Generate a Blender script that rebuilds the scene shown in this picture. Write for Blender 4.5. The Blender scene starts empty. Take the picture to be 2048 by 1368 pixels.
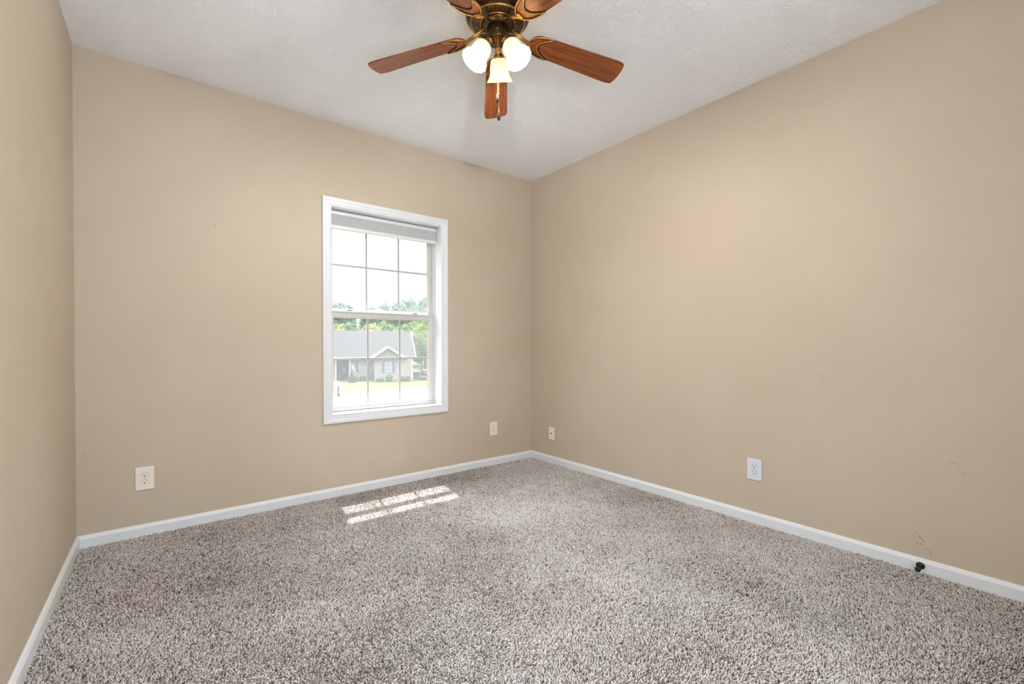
import bpy, bmesh, math, random
import numpy as np
from mathutils import Vector, Matrix
PI = math.pi
random.seed(7)
RNG = np.random.default_rng(11)
S = bpy.context.scene
COL = S.collection

# ------------------------------------------------------------ camera, sky, sun, lights, exposure
H, W, SKEW = 2.70, 3.242, 0.0117          # room height, width, slight skew of the left wall
FRONT = -3.95                             # wall behind the camera
cd = bpy.data.cameras.new('camera'); cam = bpy.data.objects.new('camera', cd); COL.objects.link(cam)
cd.sensor_width = 36; cd.lens = 893.977/2048*36
cd.shift_x = 12.29/2048; cd.shift_y = 16.58/2048
cd.clip_start = .02; cd.clip_end = 500
yaw, pit, roll = .662301, -.008602, -.000856
fw = Vector((math.sin(yaw)*math.cos(pit), math.cos(yaw)*math.cos(pit), math.sin(pit)))
r0 = Vector((math.cos(yaw), -math.sin(yaw), 0)); u0 = r0.cross(fw)
rr = r0*math.cos(roll)+u0*math.sin(roll); uu = -r0*math.sin(roll)+u0*math.cos(roll)
cam.matrix_world = Matrix(((rr.x, uu.x, -fw.x, -2.893642), (rr.y, uu.y, -fw.y, -3.303038), (rr.z, uu.z, -fw.z, 1.089253), (0, 0, 0, 1)))
S.camera = cam
S.view_settings.view_transform = 'Standard'; S.view_settings.look = 'None'
S.view_settings.gamma = 1; S.view_settings.use_curve_mapping = False
S.view_settings.exposure = 0.35

world = bpy.data.worlds.new('world'); S.world = world; world.use_nodes = True
wt = world.node_tree; wt.nodes.clear()
wo = wt.nodes.new('ShaderNodeOutputWorld'); wb = wt.nodes.new('ShaderNodeBackground')
tc = wt.nodes.new('ShaderNodeTexCoord'); nz = wt.nodes.new('ShaderNodeTexNoise'); rp = wt.nodes.new('ShaderNodeValToRGB')
nz.inputs['Scale'].default_value = 3.5; nz.inputs['Detail'].default_value = 5
rp.color_ramp.elements[0].position = .38; rp.color_ramp.elements[0].color = (.74, .87, 1.0, 1)
rp.color_ramp.elements[1].position = .58; rp.color_ramp.elements[1].color = (.90, .96, 1, 1)
wt.links.new(tc.outputs['Generated'], nz.inputs['Vector']); wt.links.new(nz.outputs['Fac'], rp.inputs['Fac'])
sxyz = wt.nodes.new('ShaderNodeSeparateXYZ'); wt.links.new(tc.outputs['Generated'], sxyz.inputs[0])
grad = wt.nodes.new('ShaderNodeMapRange'); grad.interpolation_type = 'SMOOTHSTEP'   # sky strength raised with height, to send more light into the room
grad.inputs['From Min'].default_value = .25; grad.inputs['From Max'].default_value = .70
grad.inputs['To Min'].default_value = .97; grad.inputs['To Max'].default_value = 8.0
wt.links.new(sxyz.outputs[2], grad.inputs[0]); # bright sky lobe added above the window's view to light the room
dotn = wt.nodes.new('ShaderNodeVectorMath'); dotn.operation = 'DOT_PRODUCT'; dotn.inputs[1].default_value = Vector((.05, .66, .75)).normalized()
wt.links.new(tc.outputs['Generated'], dotn.inputs[0])
lobe = wt.nodes.new('ShaderNodeMapRange'); lobe.interpolation_type = 'SMOOTHSTEP'
lobe.inputs['From Min'].default_value = .85; lobe.inputs['From Max'].default_value = .97
lobe.inputs['To Min'].default_value = 0; lobe.inputs['To Max'].default_value = 12
wt.links.new(dotn.outputs['Value'], lobe.inputs[0])
sumn = wt.nodes.new('ShaderNodeMath'); sumn.operation = 'ADD'
wt.links.new(grad.outputs[0], sumn.inputs[0]); wt.links.new(lobe.outputs[0], sumn.inputs[1])
wt.links.new(sumn.outputs[0], wb.inputs['Strength'])
wt.links.new(rp.outputs['Color'], wb.inputs['Color']); wt.links.new(wb.outputs[0], wo.inputs[0])

sun = bpy.data.lights.new('sun', 'SUN'); so = bpy.data.objects.new('sun', sun); COL.objects.link(so)
sun.energy = 9.5; sun.angle = math.radians(.4); sun.color = (1, .98, .95)
so.rotation_euler = Vector((-.073, -.43, -1)).to_track_quat('-Z', 'Y').to_euler(); so.location = (0, 20, 40)

def area(name, loc, direction, sx, sy, energy, color=(1, 1, 1)):
    l = bpy.data.lights.new(name, 'AREA'); l.shape = 'RECTANGLE'; l.size = sx; l.size_y = sy
    l.energy = energy; l.color = color
    o = bpy.data.objects.new(name, l); COL.objects.link(o); o.location = loc
    o.rotation_euler = Vector(direction).to_track_quat('-Z', 'Y').to_euler()
    return o
# added fill light, shining through an unseen doorway behind the camera
area('fill_rear_doorway', (-2.62, FRONT-.16, 1.12), (.40, 1, .65), 1.05, 1.95, 46, (.81, .915, 1))

# ------------------------------------------------------------ node helpers
class NT:
    def __init__(s, name):
        s.m = bpy.data.materials.new(name); s.m.use_nodes = True; s.t = s.m.node_tree; s.t.nodes.clear()
        s.out = s.n('ShaderNodeOutputMaterial')
    def n(s, kind, ins=None, **kw):
        x = s.t.nodes.new(kind)
        for k, v in kw.items(): setattr(x, k, v)
        for k, v in (ins or {}).items():
            if isinstance(v, tuple) and len(v) == 2 and hasattr(v[0], 'outputs'): s.t.links.new(v[0].outputs[v[1]], x.inputs[k])
            elif hasattr(v, 'outputs'): s.t.links.new(v.outputs[0], x.inputs[k])
            else: x.inputs[k].default_value = v
        return x
    def ramp(s, fac, stops, interp='LINEAR'):
        r = s.n('ShaderNodeValToRGB', {'Fac': fac}); c = r.color_ramp; c.interpolation = interp
        while len(c.elements) < len(stops): c.elements.new(.5)
        for e, (p, col) in zip(c.elements, stops):
            e.position = p; e.color = (*col, 1) if len(col) == 3 else col
        return r
    def obj(s): return (s.n('ShaderNodeTexCoord'), 'Object')
    def noise(s, scale, detail=3, rough=.5, vec=None, dist=0):
        return s.n('ShaderNodeTexNoise', {'Vector': vec or s.obj(), 'Scale': scale, 'Detail': detail, 'Roughness': rough, 'Distortion': dist})
    def math(s, op, a, b=0.0, c=0.0): return s.n('ShaderNodeMath', {0: a, 1: b, 2: c}, operation=op)
    def done(s, shader, socket=0):
        s.t.links.new(shader.outputs[0], s.out.inputs[socket]); return s.m

def lin(r, g, b): # sRGB 0-255 -> linear
    f = lambda c: (c/255/12.92) if c/255 <= .04045 else ((c/255+.055)/1.055)**2.4
    return (f(r), f(g), f(b))
def simple(name, col, rough=.5, metal=0., var=.06, vscale=6., bump=0., bscale=80., spec=.5, coat=0.):
    t = NT(name); n = t.noise(vscale, 3)
    c = t.ramp(n, [(.3, tuple(x*(1-var) for x in col)), (.7, tuple(min(1, x*(1+var)) for x in col))])
    ins = {'Base Color': c, 'Roughness': rough, 'Metallic': metal, 'Specular IOR Level': spec, 'Coat Weight': coat}
    if bump:
        ins['Normal'] = t.n('ShaderNodeBump', {'Height': t.noise(bscale, 3), 'Strength': bump, 'Distance': .002})
    return t.done(t.n('ShaderNodeBsdfPrincipled', ins))

M = {}
# painted wall: orange-peel roller texture, very slight tone drift
def wallmat():
    t = NT('wall_paint'); a = t.noise(1.3, 2); b = t.noise(9, 3, .6)
    f = t.math('MULTIPLY_ADD', b, .25, (a, 0) and t.math('MULTIPLY', a, .75))
    c = t.ramp(f, [(.35, lin(196, 181, 162)), (.5, lin(199, 184, 166)), (.68, lin(202, 188, 170))])
    bp = t.n('ShaderNodeBump', {'Height': t.noise(160, 2, .6), 'Strength': .25, 'Distance': .001})
    return t.done(t.n('ShaderNodeBsdfPrincipled', {'Base Color': c, 'Roughness': .62, 'Normal': bp, 'Specular IOR Level': .3}))
M['wall'] = wallmat()
# ceiling: stomped brush texture, strokes radiating from each stomp
def ceilmat():
    t = NT('stomped_ceiling'); o = t.obj()
    warp = t.n('ShaderNodeVectorMath', {0: o, 1: t.n('ShaderNodeVectorMath', {0: (t.noise(3, 2), 'Color'), 'Scale': .25}, operation='SCALE')}, operation='ADD')
    heights = []
    for sc, off in ((3.6, 0.), (5.1, 7.3)):
        v = t.n('ShaderNodeVectorMath', {0: warp, 1: (off, off*.7, 0)}, operation='ADD')
        flat = t.n('ShaderNodeVectorMath', {0: v, 1: (1, 1, 0)}, operation='MULTIPLY')
        vo = t.n('ShaderNodeTexVoronoi', {'Vector': flat, 'Scale': sc}, voronoi_dimensions='2D')
        d = t.n('ShaderNodeVectorMath', {0: flat, 1: (vo, 'Position')}, operation='SUBTRACT')
        sx = t.n('ShaderNodeSeparateXYZ', {0: d})
        ang = t.n('ShaderNodeMath', {0: (sx, 1), 1: (sx, 0)}, operation='ARCTAN2')
        ln = t.n('ShaderNodeVectorMath', {0: d}, operation='LENGTH')
        rad = t.math('MULTIPLY', (ln, 'Value'), 14.)
        cx = t.n('ShaderNodeCombineXYZ', {0: t.math('MULTIPLY', ang, 4.2), 1: rad, 2: t.math('MULTIPLY', (vo, 'Distance'), 2.)})
        sep = t.n('ShaderNodeVectorMath', {0: cx, 1: (t.n('ShaderNodeVectorMath', {0: (vo, 'Color'), 'Scale': 40.}, operation='SCALE'), 0)}, operation='ADD')
        ns = t.n('ShaderNodeTexNoise', {'Vector': sep, 'Scale': 1.5, 'Detail': 3, 'Roughness': .55, 'Distortion': .5})
        heights.append(t.ramp(ns, [(.5, (0, 0, 0)), (.56, (1, 1, 1)), (.62, (.15, .15, .15)), (.72, (.6, .6, .6))]))
    fine = t.noise(70, 4, .6)
    h = t.math('ADD', heights[0], t.math('MULTIPLY', heights[1], .6)); h = t.math('MULTIPLY_ADD', fine, .6, h)
    bp = t.n('ShaderNodeBump', {'Height': h, 'Strength': .45, 'Distance': .006})
    return t.done(t.n('ShaderNodeBsdfPrincipled', {'Base Color': (*lin(248, 250, 255), 1), 'Roughness': .85, 'Normal': bp, 'Specular IOR Level': .2}))
M['ceiling'] = ceilmat()
M['trim'] = simple('trim_paint', lin(228, 231, 236), .35, var=.02, bump=.06, bscale=50)
M['vinyl'] = simple('window_vinyl', lin(203, 202, 201), .4, var=.02)
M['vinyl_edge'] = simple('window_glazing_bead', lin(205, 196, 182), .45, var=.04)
M['muntin'] = simple('window_muntin', lin(182, 182, 182), .45, var=.04)
M['alu'] = simple('window_lock_metal', lin(120, 118, 116), .35, .8)
M['joint_shadow'] = simple('window_joint_shadow', lin(120, 116, 112), .8)
M['shade'] = simple('shade_fabric', lin(190, 190, 192), .8, var=.04, vscale=30)
M['shade_rail'] = simple('shade_rail', lin(226, 227, 228), .4, var=.02)
M['plate'] = simple('ivory_plastic', lin(240, 233, 224), .35, var=.02)
M['plate_white'] = simple('white_plastic', lin(222, 226, 238), .35, var=.02)
M['gap_shadow'] = simple('receptacle_gap_shadow', lin(128, 122, 114), .7)
M['slot'] = simple('dark_slot', (.015, .012, .01), .7)
M['screw'] = simple('screw_head', lin(200, 195, 185), .3, .6)
M['scuff'] = simple('scuff', lin(150, 128, 104), .8, var=.3, vscale=60)
M['black'] = simple('black_metal', (.012, .012, .014), .35, .3)
M['rubber'] = simple('black_rubber', (.01, .01, .01), .6)
M['bronze'] = simple('dark_bronze', (.060, .034, .014), .30, .85, var=.3, vscale=9)
M['brass'] = simple('antique_brass', (.40, .245, .085), .30, .9, var=.2, vscale=12)
M['fin'] = simple('bronze_fin', (.20, .135, .075), .35, .85, var=.2)
M['slotdark'] = simple('vent_dark', (.015, .009, .004), .5, .4)
M['brown'] = simple('fob_wood', (.035, .012, .006), .3, var=.3)
def wood():
    t = NT('cherry_blade'); o = t.obj()
    mp = t.n('ShaderNodeMapping', {'Vector': o, 'Scale': (1.2, 16, 16)})
    g = t.noise(3.2, 6, .6, mp, .6)
    mp2 = t.n('ShaderNodeMapping', {'Vector': o, 'Scale': (5, 170, 60)})
    g2 = t.noise(2.0, 3, .6, mp2)
    f = t.math('MULTIPLY_ADD', g2, .35, t.math('MULTIPLY', g, .75))
    c = t.ramp(f, [(.36, (.10, .020, .005)), (.5, (.185, .043, .009)), (.64, (.29, .080, .017))])
    return t.done(t.n('ShaderNodeBsdfPrincipled', {'Base Color': c, 'Roughness': .38, 'Specular IOR Level': .3, 'Coat Weight': .45, 'Coat Roughness': .10, 'Coat IOR': 1.5}))
M['wood'] = wood()
def frosted():
    t = NT('frosted_glass_shade')
    lw = t.n('ShaderNodeLayerWeight', {'Blend': .35})
    n = t.noise(28, 3, .6)
    c = t.ramp(n, [(.35, (1, .78, .45)), (.7, (1, .88, .64))])
    tr = t.n('ShaderNodeBsdfTranslucent', {'Color': c}); df = t.n('ShaderNodeBsdfDiffuse', {'Color': (.95, .88, .74, 1)})
    gl = t.n('ShaderNodeBsdfGlossy', {'Roughness': .35})
    mx = t.n('ShaderNodeMixShader', {0: .5, 1: tr, 2: df}); m2 = t.n('ShaderNodeMixShader', {0: .05, 1: mx, 2: gl})
    em = t.n('ShaderNodeEmission', {'Color': (1, .74, .36, 1), 'Strength': .22})
    return t.done(t.n('ShaderNodeAddShader', {0: m2, 1: em}))
M['frost'] = frosted()
def bulbm():
    t = NT('lit_bulb'); return t.done(t.n('ShaderNodeEmission', {'Color': (1, .86, .62, 1), 'Strength': 9}))
M['bulb'] = bulbm()
def glass():   # mostly clear pane; a little translucency veils the view with painted haze
    t = NT('window_glass')
    tp = t.n('ShaderNodeBsdfTransparent', {'Color': (1, 1, 1, 1)})
    tl = t.n('ShaderNodeBsdfTranslucent', {'Color': (1, 1, 1, 1)})
    a = t.n('ShaderNodeMixShader', {0: .04, 1: tp, 2: tl})
    g = t.n('ShaderNodeBsdfGlossy', {'Roughness': .03})
    return t.done(t.n('ShaderNodeMixShader', {0: .02, 1: a, 2: g}))
M['glass'] = glass()
def carpetbase():
    t = NT('carpet_backing'); n = t.noise(420, 3, .7); c = t.ramp(n, [(.35, lin(92, 80, 72)), (.6, lin(176, 164, 154))])
    bp = t.n('ShaderNodeBump', {'Height': n, 'Strength': .8, 'Distance': .006})
    return t.done(t.n('ShaderNodeBsdfPrincipled', {'Base Color': c, 'Roughness': .95, 'Normal': bp, 'Specular IOR Level': .1}))
M['carpet_base'] = carpetbase()
def pile():
    t = NT('carpet_yarn'); at = t.n('ShaderNodeAttribute', attribute_name='tone')
    c = t.ramp((at, 'Fac'), [(0, lin(90, 77, 68)), (.22, lin(147, 135, 126)), (.5, lin(198, 190, 186)), (.75, lin(220, 215, 213)), (1, lin(236, 233, 232))])
    pink = t.noise(1.6, 3, .6); tint = t.ramp(pink, [(.35, (.93, .95, .92)), (.5, (1, 1, 1)), (.66, (1, .955, .955))])
    m = t.n('ShaderNodeMix', {'Factor': 1., 'A': c, 'B': tint}, data_type='RGBA', blend_type='MULTIPLY')
    # colour sockets of the Mix node are looked up by identifier
    for k, src in ((6, c), (7, tint)): t.t.links.new(src.outputs[0], m.inputs[k])
    p = t.n('ShaderNodeBsdfPrincipled', {'Roughness': .9, 'Specular IOR Level': .12})
    t.t.links.new(m.outputs[2], p.inputs['Base Color'])
    return t.done(p)
M['pile'] = pile()
# outdoors
M['lawn'] = simple('lawn_grass', lin(70, 74, 46), .9, spec=.02, var=.18, vscale=1.2, bump=.4, bscale=20)
M['street'] = simple('pale_concrete', lin(100, 99, 98), .85, spec=.1, var=.03, vscale=.5)
M['asphalt_edge'] = simple('kerb_concrete', lin(119, 117, 113), .85)
M['shingle'] = simple('roof_shingle', lin(50, 49, 48), .85, spec=.1, var=.06, vscale=1.5)
M['housewhite'] = simple('white_fascia', lin(146, 146, 146), .6, var=.02)
M['siding'] = simple('tan_siding', lin(107, 99, 90), .8)
M['blue'] = simple('blue_shutter', lin(70, 77, 90), .6)
M['doordark'] = simple('dark_door', lin(41, 38, 49), .5)
M['paneglass'] = simple('house_window_glass', lin(102, 109, 112), .15)
M['ovalglass'] = simple('oval_glass', lin(146, 150, 150), .2)
def brick():
    t = NT('red_brown_brick'); o = t.obj()
    mp = t.n('ShaderNodeMapping', {'Vector': o, 'Rotation': (PI/2, 0, 0)})
    b = t.n('ShaderNodeTexBrick', {'Vector': mp, 'Color1': (*lin(122, 104, 98), 1), 'Color2': (*lin(106, 92, 88), 1), 'Mortar': (*lin(134, 127, 124), 1), 'Scale': 1.0, 'Mortar Size': .012, 'Brick Width': .22, 'Row Height': .075})
    return t.done(t.n('ShaderNodeBsdfPrincipled', {'Base Color': b, 'Roughness': .85}))
M['brick'] = brick()
def leaf(name, a, b):
    t = NT(name); n = t.noise(1.1, 4, .65); c = t.ramp(n, [(.35, lin(*a)), (.65, lin(*b))])
    d = t.n('ShaderNodeBsdfDiffuse', {'Color': c}); tr = t.n('ShaderNodeBsdfTranslucent', {'Color': c})
    return t.done(t.n('ShaderNodeMixShader', {0: .4, 1: d, 2: tr}))
M['leaf_yellow'] = leaf('leaf_yellow_green', (98, 104, 58), (134, 136, 82))
M['leaf_mid'] = leaf('leaf_mid_green', (72, 90, 60), (104, 118, 76))
M['leaf_far'] = leaf('leaf_far_green', (92, 106, 98), (122, 134, 116))  # paler, bluer green: distance haze put into the leaf colour
M['leaf_bright'] = leaf('leaf_bright_green', (78, 100, 58), (122, 136, 78))
M['leaf_dark'] = leaf('leaf_conifer', (50, 66, 48), (80, 94, 66))
M['bark'] = simple('bark', lin(110, 95, 80), .9, var=.2)
M['red'] = simple('red_orange_paint', lin(118, 74, 60), .5)
M['flagw'] = simple('flag_cloth', lin(160, 155, 154), .8)
M['flagr'] = simple('flag_red', lin(139, 82, 78), .8)
M['bin'] = simple('dark_plastic', lin(53, 56, 57), .6)
M['navy'] = simple('navy_cloth', lin(45, 48, 75), .7)

# ------------------------------------------------------------ mesh helpers
class MB:
    """collects faces of several materials into one mesh object"""
    def __init__(s): s.v = []; s.f = []; s.mi = []; s.sm = []; s.mats = []
    def mat(s, m):
        m = M[m] if isinstance(m, str) else m
        if m not in s.mats: s.mats.append(m)
        return s.mats.index(m)
    def add(s, verts, faces, m, smooth=False, T=None):
        b = len(s.v); k = s.mat(m)
        s.v += [tuple(T @ Vector(p)) if T else tuple(p) for p in verts]
        for f in faces: s.f.append(tuple(b+i for i in f)); s.mi.append(k); s.sm.append(smooth)
        return s
    def box(s, a, b, m, T=None, bev=0.):
        if bev:
            bm = bmesh.new(); bmesh.ops.create_cube(bm, size=1)
            for v in bm.verts: v.co = Vector(((a[i]+b[i])/2+v.co[i]*(b[i]-a[i]) for i in range(3)))
            bmesh.ops.bevel(bm, geom=list(bm.edges), offset=bev, segments=2, affect='EDGES', profile=.5)
            return s.frombm(bm, m, T)
        x0, y0, z0 = a; x1, y1, z1 = b
        v = [(x0,y0,z0),(x1,y0,z0),(x1,y1,z0),(x0,y1,z0),(x0,y0,z1),(x1,y0,z1),(x1,y1,z1),(x0,y1,z1)]
        return s.add(v, [(0,3,2,1),(4,5,6,7),(0,1,5,4),(1,2,6,5),(2,3,7,6),(3,0,4,7)], m, False, T)
    def frombm(s, bm, m, T=None, smooth=False):
        bm.verts.index_update()
        s.add([v.co.copy() for v in bm.verts], [[v.index for v in f.verts] for f in bm.faces], m, smooth, T); bm.free(); return s
    def lathe(s, prof, m, n=48, T=None, smooth=True, cap=True, rmod=None):
        v = []; f = []
        for j, (r, z) in enumerate(prof):
            for i in range(n):
                a = 2*PI*i/n; q = r*(rmod(a, j) if rmod else 1); v.append((q*math.cos(a), q*math.sin(a), z))
        for j in range(len(prof)-1):
            for i in range(n): k = (i+1) % n; f.append((j*n+i, j*n+k, (j+1)*n+k, (j+1)*n+i))
        if cap:
            if prof[0][0] > 1e-6: f.append(tuple(range(n-1, -1, -1)))
            if prof[-1][0] > 1e-6: f.append(tuple(range((len(prof)-1)*n, len(prof)*n)))
        return s.add(v, f, m, smooth, T)
    def tube(s, pts, r, m, n=8, T=None, flat=1.):
        pts = [Vector(p) for p in pts]; rs = r if isinstance(r, (list, tuple)) else [r]*len(pts)
        v = []; f = []; up = Vector((0, 0, 1))
        for j, p in enumerate(pts):
            d = (pts[min(j+1, len(pts)-1)]-pts[max(j-1, 0)]).normalized()
            x = d.cross(up)
            if x.length < 1e-4: x = Vector((1, 0, 0))
            x.normalize(); y = x.cross(d).normalized()
            for i in range(n): a = 2*PI*i/n; v.append(p+x*math.cos(a)*rs[j]+y*math.sin(a)*rs[j]*flat)
        for j in range(len(pts)-1):
            for i in range(n): k = (i+1) % n; f.append((j*n+i, j*n+k, (j+1)*n+k, (j+1)*n+i))
        f.append(tuple(range(n-1, -1, -1))); f.append(tuple(range((len(pts)-1)*n, len(pts)*n)))
        return s.add(v, f, m, True, T)
    def prism(s, pts, z0, z1, m, T=None):
        n = len(pts); v = [(x, y, z0) for x, y in pts]+[(x, y, z1) for x, y in pts]
        f = [tuple(range(n-1, -1, -1)), tuple(range(n, 2*n))]+[(i, (i+1) % n, n+(i+1) % n, n+i) for i in range(n)]
        return s.add(v, f, m, False, T)
    def build(s, name, parent=None, loc=None, rot=None, auto=None):
        me = bpy.data.meshes.new(name); me.from_pydata(s.v, [], s.f)
        for m in s.mats: me.materials.append(m)
        me.polygons.foreach_set('material_index', s.mi); me.polygons.foreach_set('use_smooth', s.sm)
        me.update()
        o = bpy.data.objects.new(name, me); COL.objects.link(o)
        if parent: o.parent = parent
        if loc: o.location = loc
        if rot: o.rotation_euler = rot
        return o
def tag(o, label=None, cat=None, group=None, kind=None):
    for k, v in (('label', label), ('category', cat), ('group', group), ('kind', kind)):
        if v: o[k] = v
    return o
def empty(name, loc, rot=(0, 0, 0), parent=None):
    o = bpy.data.objects.new(name, None); COL.objects.link(o); o.location = loc; o.rotation_euler = rot; o.empty_display_size = .1
    if parent: o.parent = parent
    return o
def struct(o): o['kind'] = 'structure'; return o

# ------------------------------------------------------------ room shell
OX0, OX1, OZ0, OZ1 = -1.908, -1.010, .597, 2.098      # window opening
XL = lambda y: -W+SKEW*y
struct(MB().prism([(XL(.2)-.2, .2), (.2, .2), (.2, FRONT-.2), (XL(FRONT)-.2, FRONT-.2)], -.15, 0, 'carpet_base').build('floor'))
struct(MB().prism([(XL(.2)-.2, .2), (.2, .2), (.2, FRONT-.2), (XL(FRONT)-.2, FRONT-.2)], H, H+.12, 'ceiling').build('ceiling'))
b = MB(); WT = .19
b.box((-W-.2, 0, 0), (OX0-.015, WT, H), 'wall'); b.box((OX1+.015, 0, 0), (.2, WT, H), 'wall')
b.box((OX0-.015, 0, 0), (OX1+.015, WT, OZ0-.015), 'wall'); b.box((OX0-.015, 0, OZ1+.015), (OX1+.015, WT, H), 'wall')
wall_back = struct(b.build('wall_back'))
wall_right = struct(MB().box((0, FRONT-.2, 0), (.2, 0, H), 'wall').build('wall_right'))
wall_left = struct(MB().prism([(XL(0), 0), (XL(0)-.2, 0), (XL(FRONT)-.2, FRONT-.2), (XL(FRONT), FRONT-.2)], 0, H, 'wall').build('wall_left'))
b = MB(); a0, a1, c0, c1 = -3.16, -2.08, 0, 2.14
b.box((XL(FRONT), FRONT-.2, 0), (a0, FRONT, H), 'wall'); b.box((a1, FRONT-.2, 0), (0, FRONT, H), 'wall')
b.box((a0, FRONT-.2, c1), (a1, FRONT, H), 'wall')
struct(b.build('wall_front'))

def base_profile(n): # (distance from wall, z)
    return [(0, -.002), (.014, -.002), (.014, .052), (.0125, .056), (.0075, .0665), (.004, .070), (0, .070)]
def baseboard(name, p0, p1, inward):
    p0, p1, n = Vector(p0), Vector(p1), Vector(inward).normalized(); pr = base_profile(0); v = []; k = len(pr)
    d = (p1-p0).normalized()
    for e, (p, sg) in enumerate(((p0, 1), (p1, -1))):
        for q, z in pr: v.append((p.x+n.x*q+d.x*sg*q, p.y+n.y*q+d.y*sg*q, z))   # mitred
    f = [(i, i+1, k+i+1, k+i) for i in range(k-1)]+[tuple(range(k)), tuple(range(2*k-1, k-1, -1))]
    m = MB(); m.add(v, f, 'trim')
    return struct(m.build(name))
baseboard('baseboard_back', (XL(0), 0), (0, 0), (0, -1))
baseboard('baseboard_right', (0, 0), (0, FRONT), (-1, 0))
baseboard('baseboard_left', (XL(FRONT), FRONT), (XL(0), 0), (1, 0))

# scuffs and nail marks on the painted walls, parts of the walls
def scuff(parent, pts, w, axis):
    """thin worn streak lying on the wall; pts in (along, z)"""
    v = []; n = len(pts)
    for i, (a, z) in enumerate(pts):
        a2, z2 = pts[min(i+1, n-1)]; a1_, z1_ = pts[max(i-1, 0)]; L = math.hypot(a2-a1_, z2-z1_) or 1
        q = w*(math.sin(PI*(i+.35)/(n-.3)))*.5+w*.1
        na, nz_ = -(z2-z1_)/L*q, (a2-a1_)/L*q
        for s_ in (1, -1):
            P = (a+na*s_, z+nz_*s_)
            if axis == 'x': v.append((-.0006, P[0], P[1]))
            elif axis == 'y': v.append((P[0], -.0006, P[1]))
            else: v.append((XL(P[0])+.0006, P[0], P[1]))
    f = [(2*i, 2*i+2, 2*i+3, 2*i+1) for i in range(n-1)]
    m = MB(); m.add(v, f, 'scuff'); return m.build('scuff_mark', parent)
def wig(a, z, da, dz, n=5, j=.0015): return [(a+da*i/(n-1)+random.uniform(-j, j), z+dz*i/(n-1)+random.uniform(-j, j)) for i in range(n)]
for a, z, da, dz, w in ((-2.831, .178, -.014, -.02, .0035), (-2.846, .162, -.006, -.018, .003), (-2.82, .19, -.006, -.006, .003), (-2.822, .145, -.012, -.02, .002),
                        (-2.838, .14, -.006, -.008, .003), (-2.873, .12, -.003, -.022, .003), (-2.852, .118, -.012, -.004, .002), (-1.652, 2.004, -.006, .002, .0025), (-1.712, 2.008, -.008, -.003, .0025),
                        (-2.935, .552, -.03, -.004, .0018), (-2.96, .525, -.03, -.02, .0018), (-2.42, .926, -.035, -.003, .002), (-2.45, .42, -.012, -.004, .002)):
    scuff(wall_right, wig(a, z, da, dz), w, 'x')
for a, z, da, dz, w in ((-1.165, .293, .05, .012, .002), (-1.12, .306, .05, .006, .0015), (-2.608, 1.837, .004, .003, .006), (-1.03, .42, .003, .004, .006), (-3.22, .5, .02, .01, .002), (-1.72, .33, .02, .002, .002)):
    scuff(wall_back, wig(a, z, da, dz), w, 'y')
for a, z, da, dz, w in ((-1.07, .705, .03, .004, .003), (-.86, .615, .02, -.02, .002), (-.694, .46, 0, -.025, .003)):
    scuff(wall_left, wig(a, z, da, dz), w, 'l')

# ------------------------------------------------------------ window
win = struct(empty('window_1', ((OX0+OX1)/2, 0, OZ0)))
def wb_(mb, name, parent=win):    # builds in world coordinates, parented under the window
    o = mb.build(name, parent); o.matrix_parent_inverse = Matrix.Translation(-Vector(win.location)); return o
def frame_ring(mb, prof, x0, x1, z0, z1, m):
    """mitred picture-frame moulding; prof = [(outward distance from opening, y)]"""
    v = []; k = len(prof)
    for sx, sz in ((-1, -1), (1, -1), (1, 1), (-1, 1)):
        for d, y in prof: v.append(((x0 if sx < 0 else x1)+sx*d, y, (z0 if sz < 0 else z1)+sz*d))
    f = []
    for c in range(4):
        e = (c+1) % 4
        for i in range(k): j = (i+1) % k; f.append((c*k+i, e*k+i, e*k+j, c*k+j))
    mb.add(v, f, m); return mb
wb_(frame_ring(MB(), [(-.002, 0), (-.002, -.010), (.003, -.012), (.008, -.008), (.011, -.0075), (.014, -.0115), (.034, -.0135), (.040, -.0175), (.056, -.0185), (.0605, -.016), (.0605, 0)], OX0, OX1, OZ0, OZ1, 'trim'), 'window_casing')
j = MB()                                               # jamb boards lining the opening
j.box((OX0-.015, 0, OZ0-.015), (OX0, .105, OZ1+.015), 'trim'); j.box((OX1, 0, OZ0-.015), (OX1+.015, .105, OZ1+.015), 'trim')
j.box((OX0, 0, OZ1), (OX1, .105, OZ1+.015), 'trim')
wb_(j, 'window_jamb')
wb_(MB().box((OX0, 0, OZ0-.015), (OX1, .105, OZ0+.006), 'trim', bev=.002), 'window_sill')
fr = MB(); F = .022                                    # vinyl frame
zs = OZ0+.006
fr.box((OX0, .100, zs), (OX0+F-.008, .185, OZ1), 'vinyl'); fr.box((OX1-F+.008, .100, zs), (OX1, .185, OZ1), 'vinyl')
fr.box((OX0+F-.008, .104, OZ1-F), (OX1-F+.008, .185, OZ1), 'vinyl'); fr.box((OX0+F-.008, .102, zs), (OX1-F+.008, .185, zs+.024), 'vinyl')
for xx in (OX0+F-.008, OX1-F+.002):                    # track ribs beside the upper sash
    fr.box((xx, .118, 1.36), (xx+.006, .124, OZ1-F), 'vinyl'); fr.box((xx, .135, 1.36), (xx+.006, .142, OZ1-F), 'vinyl')
fr.box((OX0+F-.008, .1005, zs+.0235), (OX1-F+.008, .107, zs+.0275), 'joint_shadow'); fr.box((OX0, .0985, zs-.001), (OX1, .1005, zs+.003), 'joint_shadow')  # dark strips standing for the shadow lines at sash and sill joints
wb_(fr, 'window_frame')
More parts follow.
